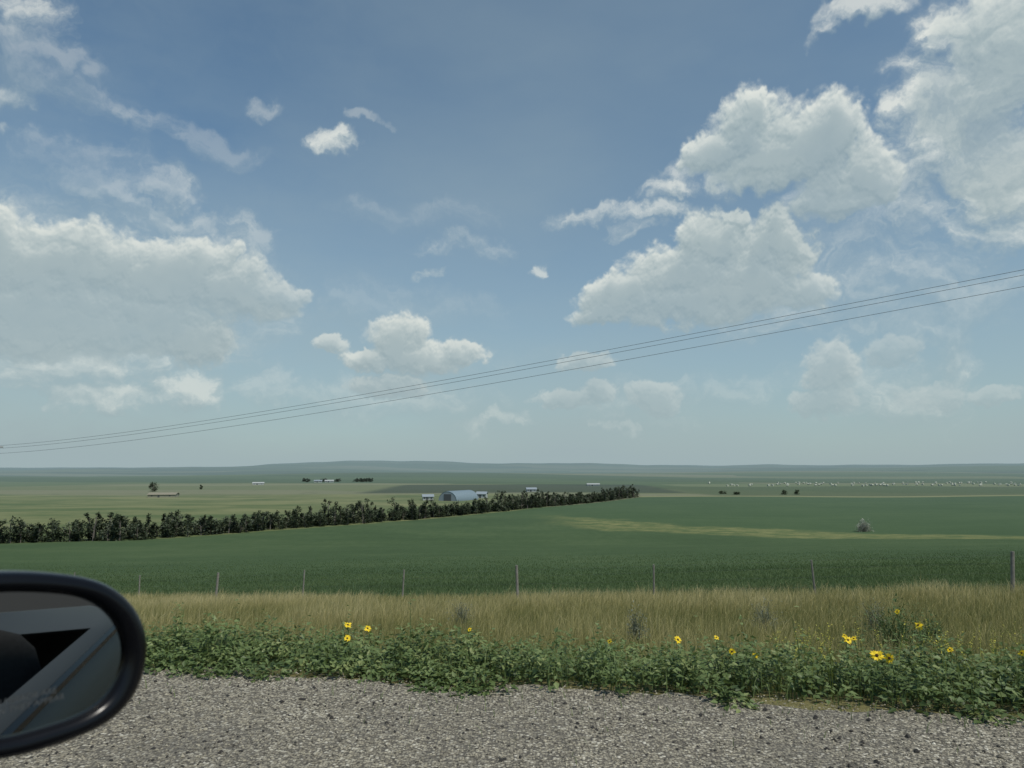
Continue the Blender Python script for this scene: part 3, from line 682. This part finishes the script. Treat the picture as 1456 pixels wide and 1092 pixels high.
def arch(x,z):
    for wx in (-1.25,1.75):
        if abs(x-wx)<.36:
            zz=.32+math.sqrt(.36**2-(x-wx)**2)
            if z<zz: return zz
    return z
for side in (1,-1):
    for x in xs:
        tap=1-.22*max(0,(abs(x-.5)-1.5)/.9)**2
        for (yy,zz) in prof:
            y_=( -.62+(yy+.62)*tap) if side==1 else (-.62-(yy+.62)*tap)
            vs.append((x,y_,arch(x,zz-.05*max(0,(abs(x-.5)-1.5))**2)))
half=len(xs)*len(prof); m=len(prof)
for o in (0,half):
    for a in range(len(xs)-1):
        for k in range(m-1): fs.append((o+a*m+k,o+a*m+k+1,o+(a+1)*m+k+1,o+(a+1)*m+k))
for a in range(len(xs)-1):
    if xs[a]<-.75 or xs[a]>1.95: fs.append((a*m,(a+1)*m,half+(a+1)*m,half+a*m))
for a in (0,len(xs)-1):
    for k in range(m-1): fs.append((a*m+k,a*m+k+1,half+a*m+k+1,half+a*m+k))
pybuild('body',vs,fs,CP,smooth=True,parent=CE)
box('cabin_floor',-.75,1.95,-1.4,.16,.38,.42,FB,CE)
def pad(name,x,y,z,sx_,sy_,sz_,mat,tilt=0):
    n=16;mm=10;vs=[];fs=[]
    for a in range(mm+1):
        ph=-math.pi/2+math.pi*a/mm
        for k in range(n):
            th=2*math.pi*k/n
            sg=lambda q,e:math.copysign(abs(q)**e,q)
            X_=sg(math.cos(th),.55)*sg(math.cos(ph),.55)*sx_; Y_=sg(math.sin(th),.55)*sg(math.cos(ph),.55)*sy_; Z_=sg(math.sin(ph),.55)*sz_
            vs.append((x+X_+Z_*tilt,y+Y_,z+Z_))
    for a in range(mm):
        for k in range(n): fs.append((a*n+k,a*n+(k+1)%n,(a+1)*n+(k+1)%n,(a+1)*n+k))
    pybuild(name,vs,fs,mat,smooth=True,parent=CE)
for yy in (-.18,-1.0):
    pad('rear_seat_back',1.55,yy,.8,.11,.3,.3,FB,.25); pad('rear_seat_cushion',1.25,yy,.58,.28,.3,.1,FB)
    pad('headrest',1.66,yy,1.13,.06,.13,.08,FB,.2)
for wx in (-1.25,1.75):
    for wy in (.12,-1.36):
        cyl('tyre',(wx,wy-.1,.32),(wx,wy+.1,.32),.32,.32,TY,CE,28); cyl('rim',(wx,wy-.11,.32),(wx,wy+.108,.32),.2,.2,RMt,CE,20)
for hx,zz in ((1.28,.86),(.30,.86)):
    hv=[(hx-.085*math.cos(q*2*math.pi/20),.302-.15*.07*math.sin(q*2*math.pi/20)+.012,zz+.038*math.sin(q*2*math.pi/20)) for q in range(21)]
    for a,b in zip(hv[:-1],hv[1:]): cyl('door_handle_recess',a,b,.006,.006,BLK,CE,6)
    hv=[(hx-.08*math.cos(math.pi*q/10),.31+.035*math.sin(math.pi*q/10),zz+.012) for q in range(11)]
    for a,b in zip(hv[:-1],hv[1:]): cyl('door_handle',a,b,.012,.012,CP,CE,8)
cyl('belt_trim',(-.7,.235,1.0),(2.2,.235,1.0),.014,.014,BLK,CE,6)
cyl('door_gap',(.62,.275,.92),(.62,.325,.4),.006,.006,BLK,CE,6)
# ------------------------------------------------ camera
cd=bpy.data.cameras.new('camera'); cd.sensor_width=36; cd.lens=36*F/1456; cd.clip_end=60000; cd.clip_start=.05
cd.dof.use_dof=True; cd.dof.focus_distance=25; cd.dof.aperture_fstop=9
co=bpy.data.objects.new('camera',cd); scene.collection.objects.link(co); co.location=(0,0,CAMZ)
co.rotation_euler=(Matrix.Rotation(math.pi/2+PITCH,3,'X')@Matrix.Rotation(math.radians(-.12),3,'Z')).to_euler()
scene.camera=co
scene.view_settings.view_transform='Standard'; scene.view_settings.look='None'; scene.view_settings.exposure=0
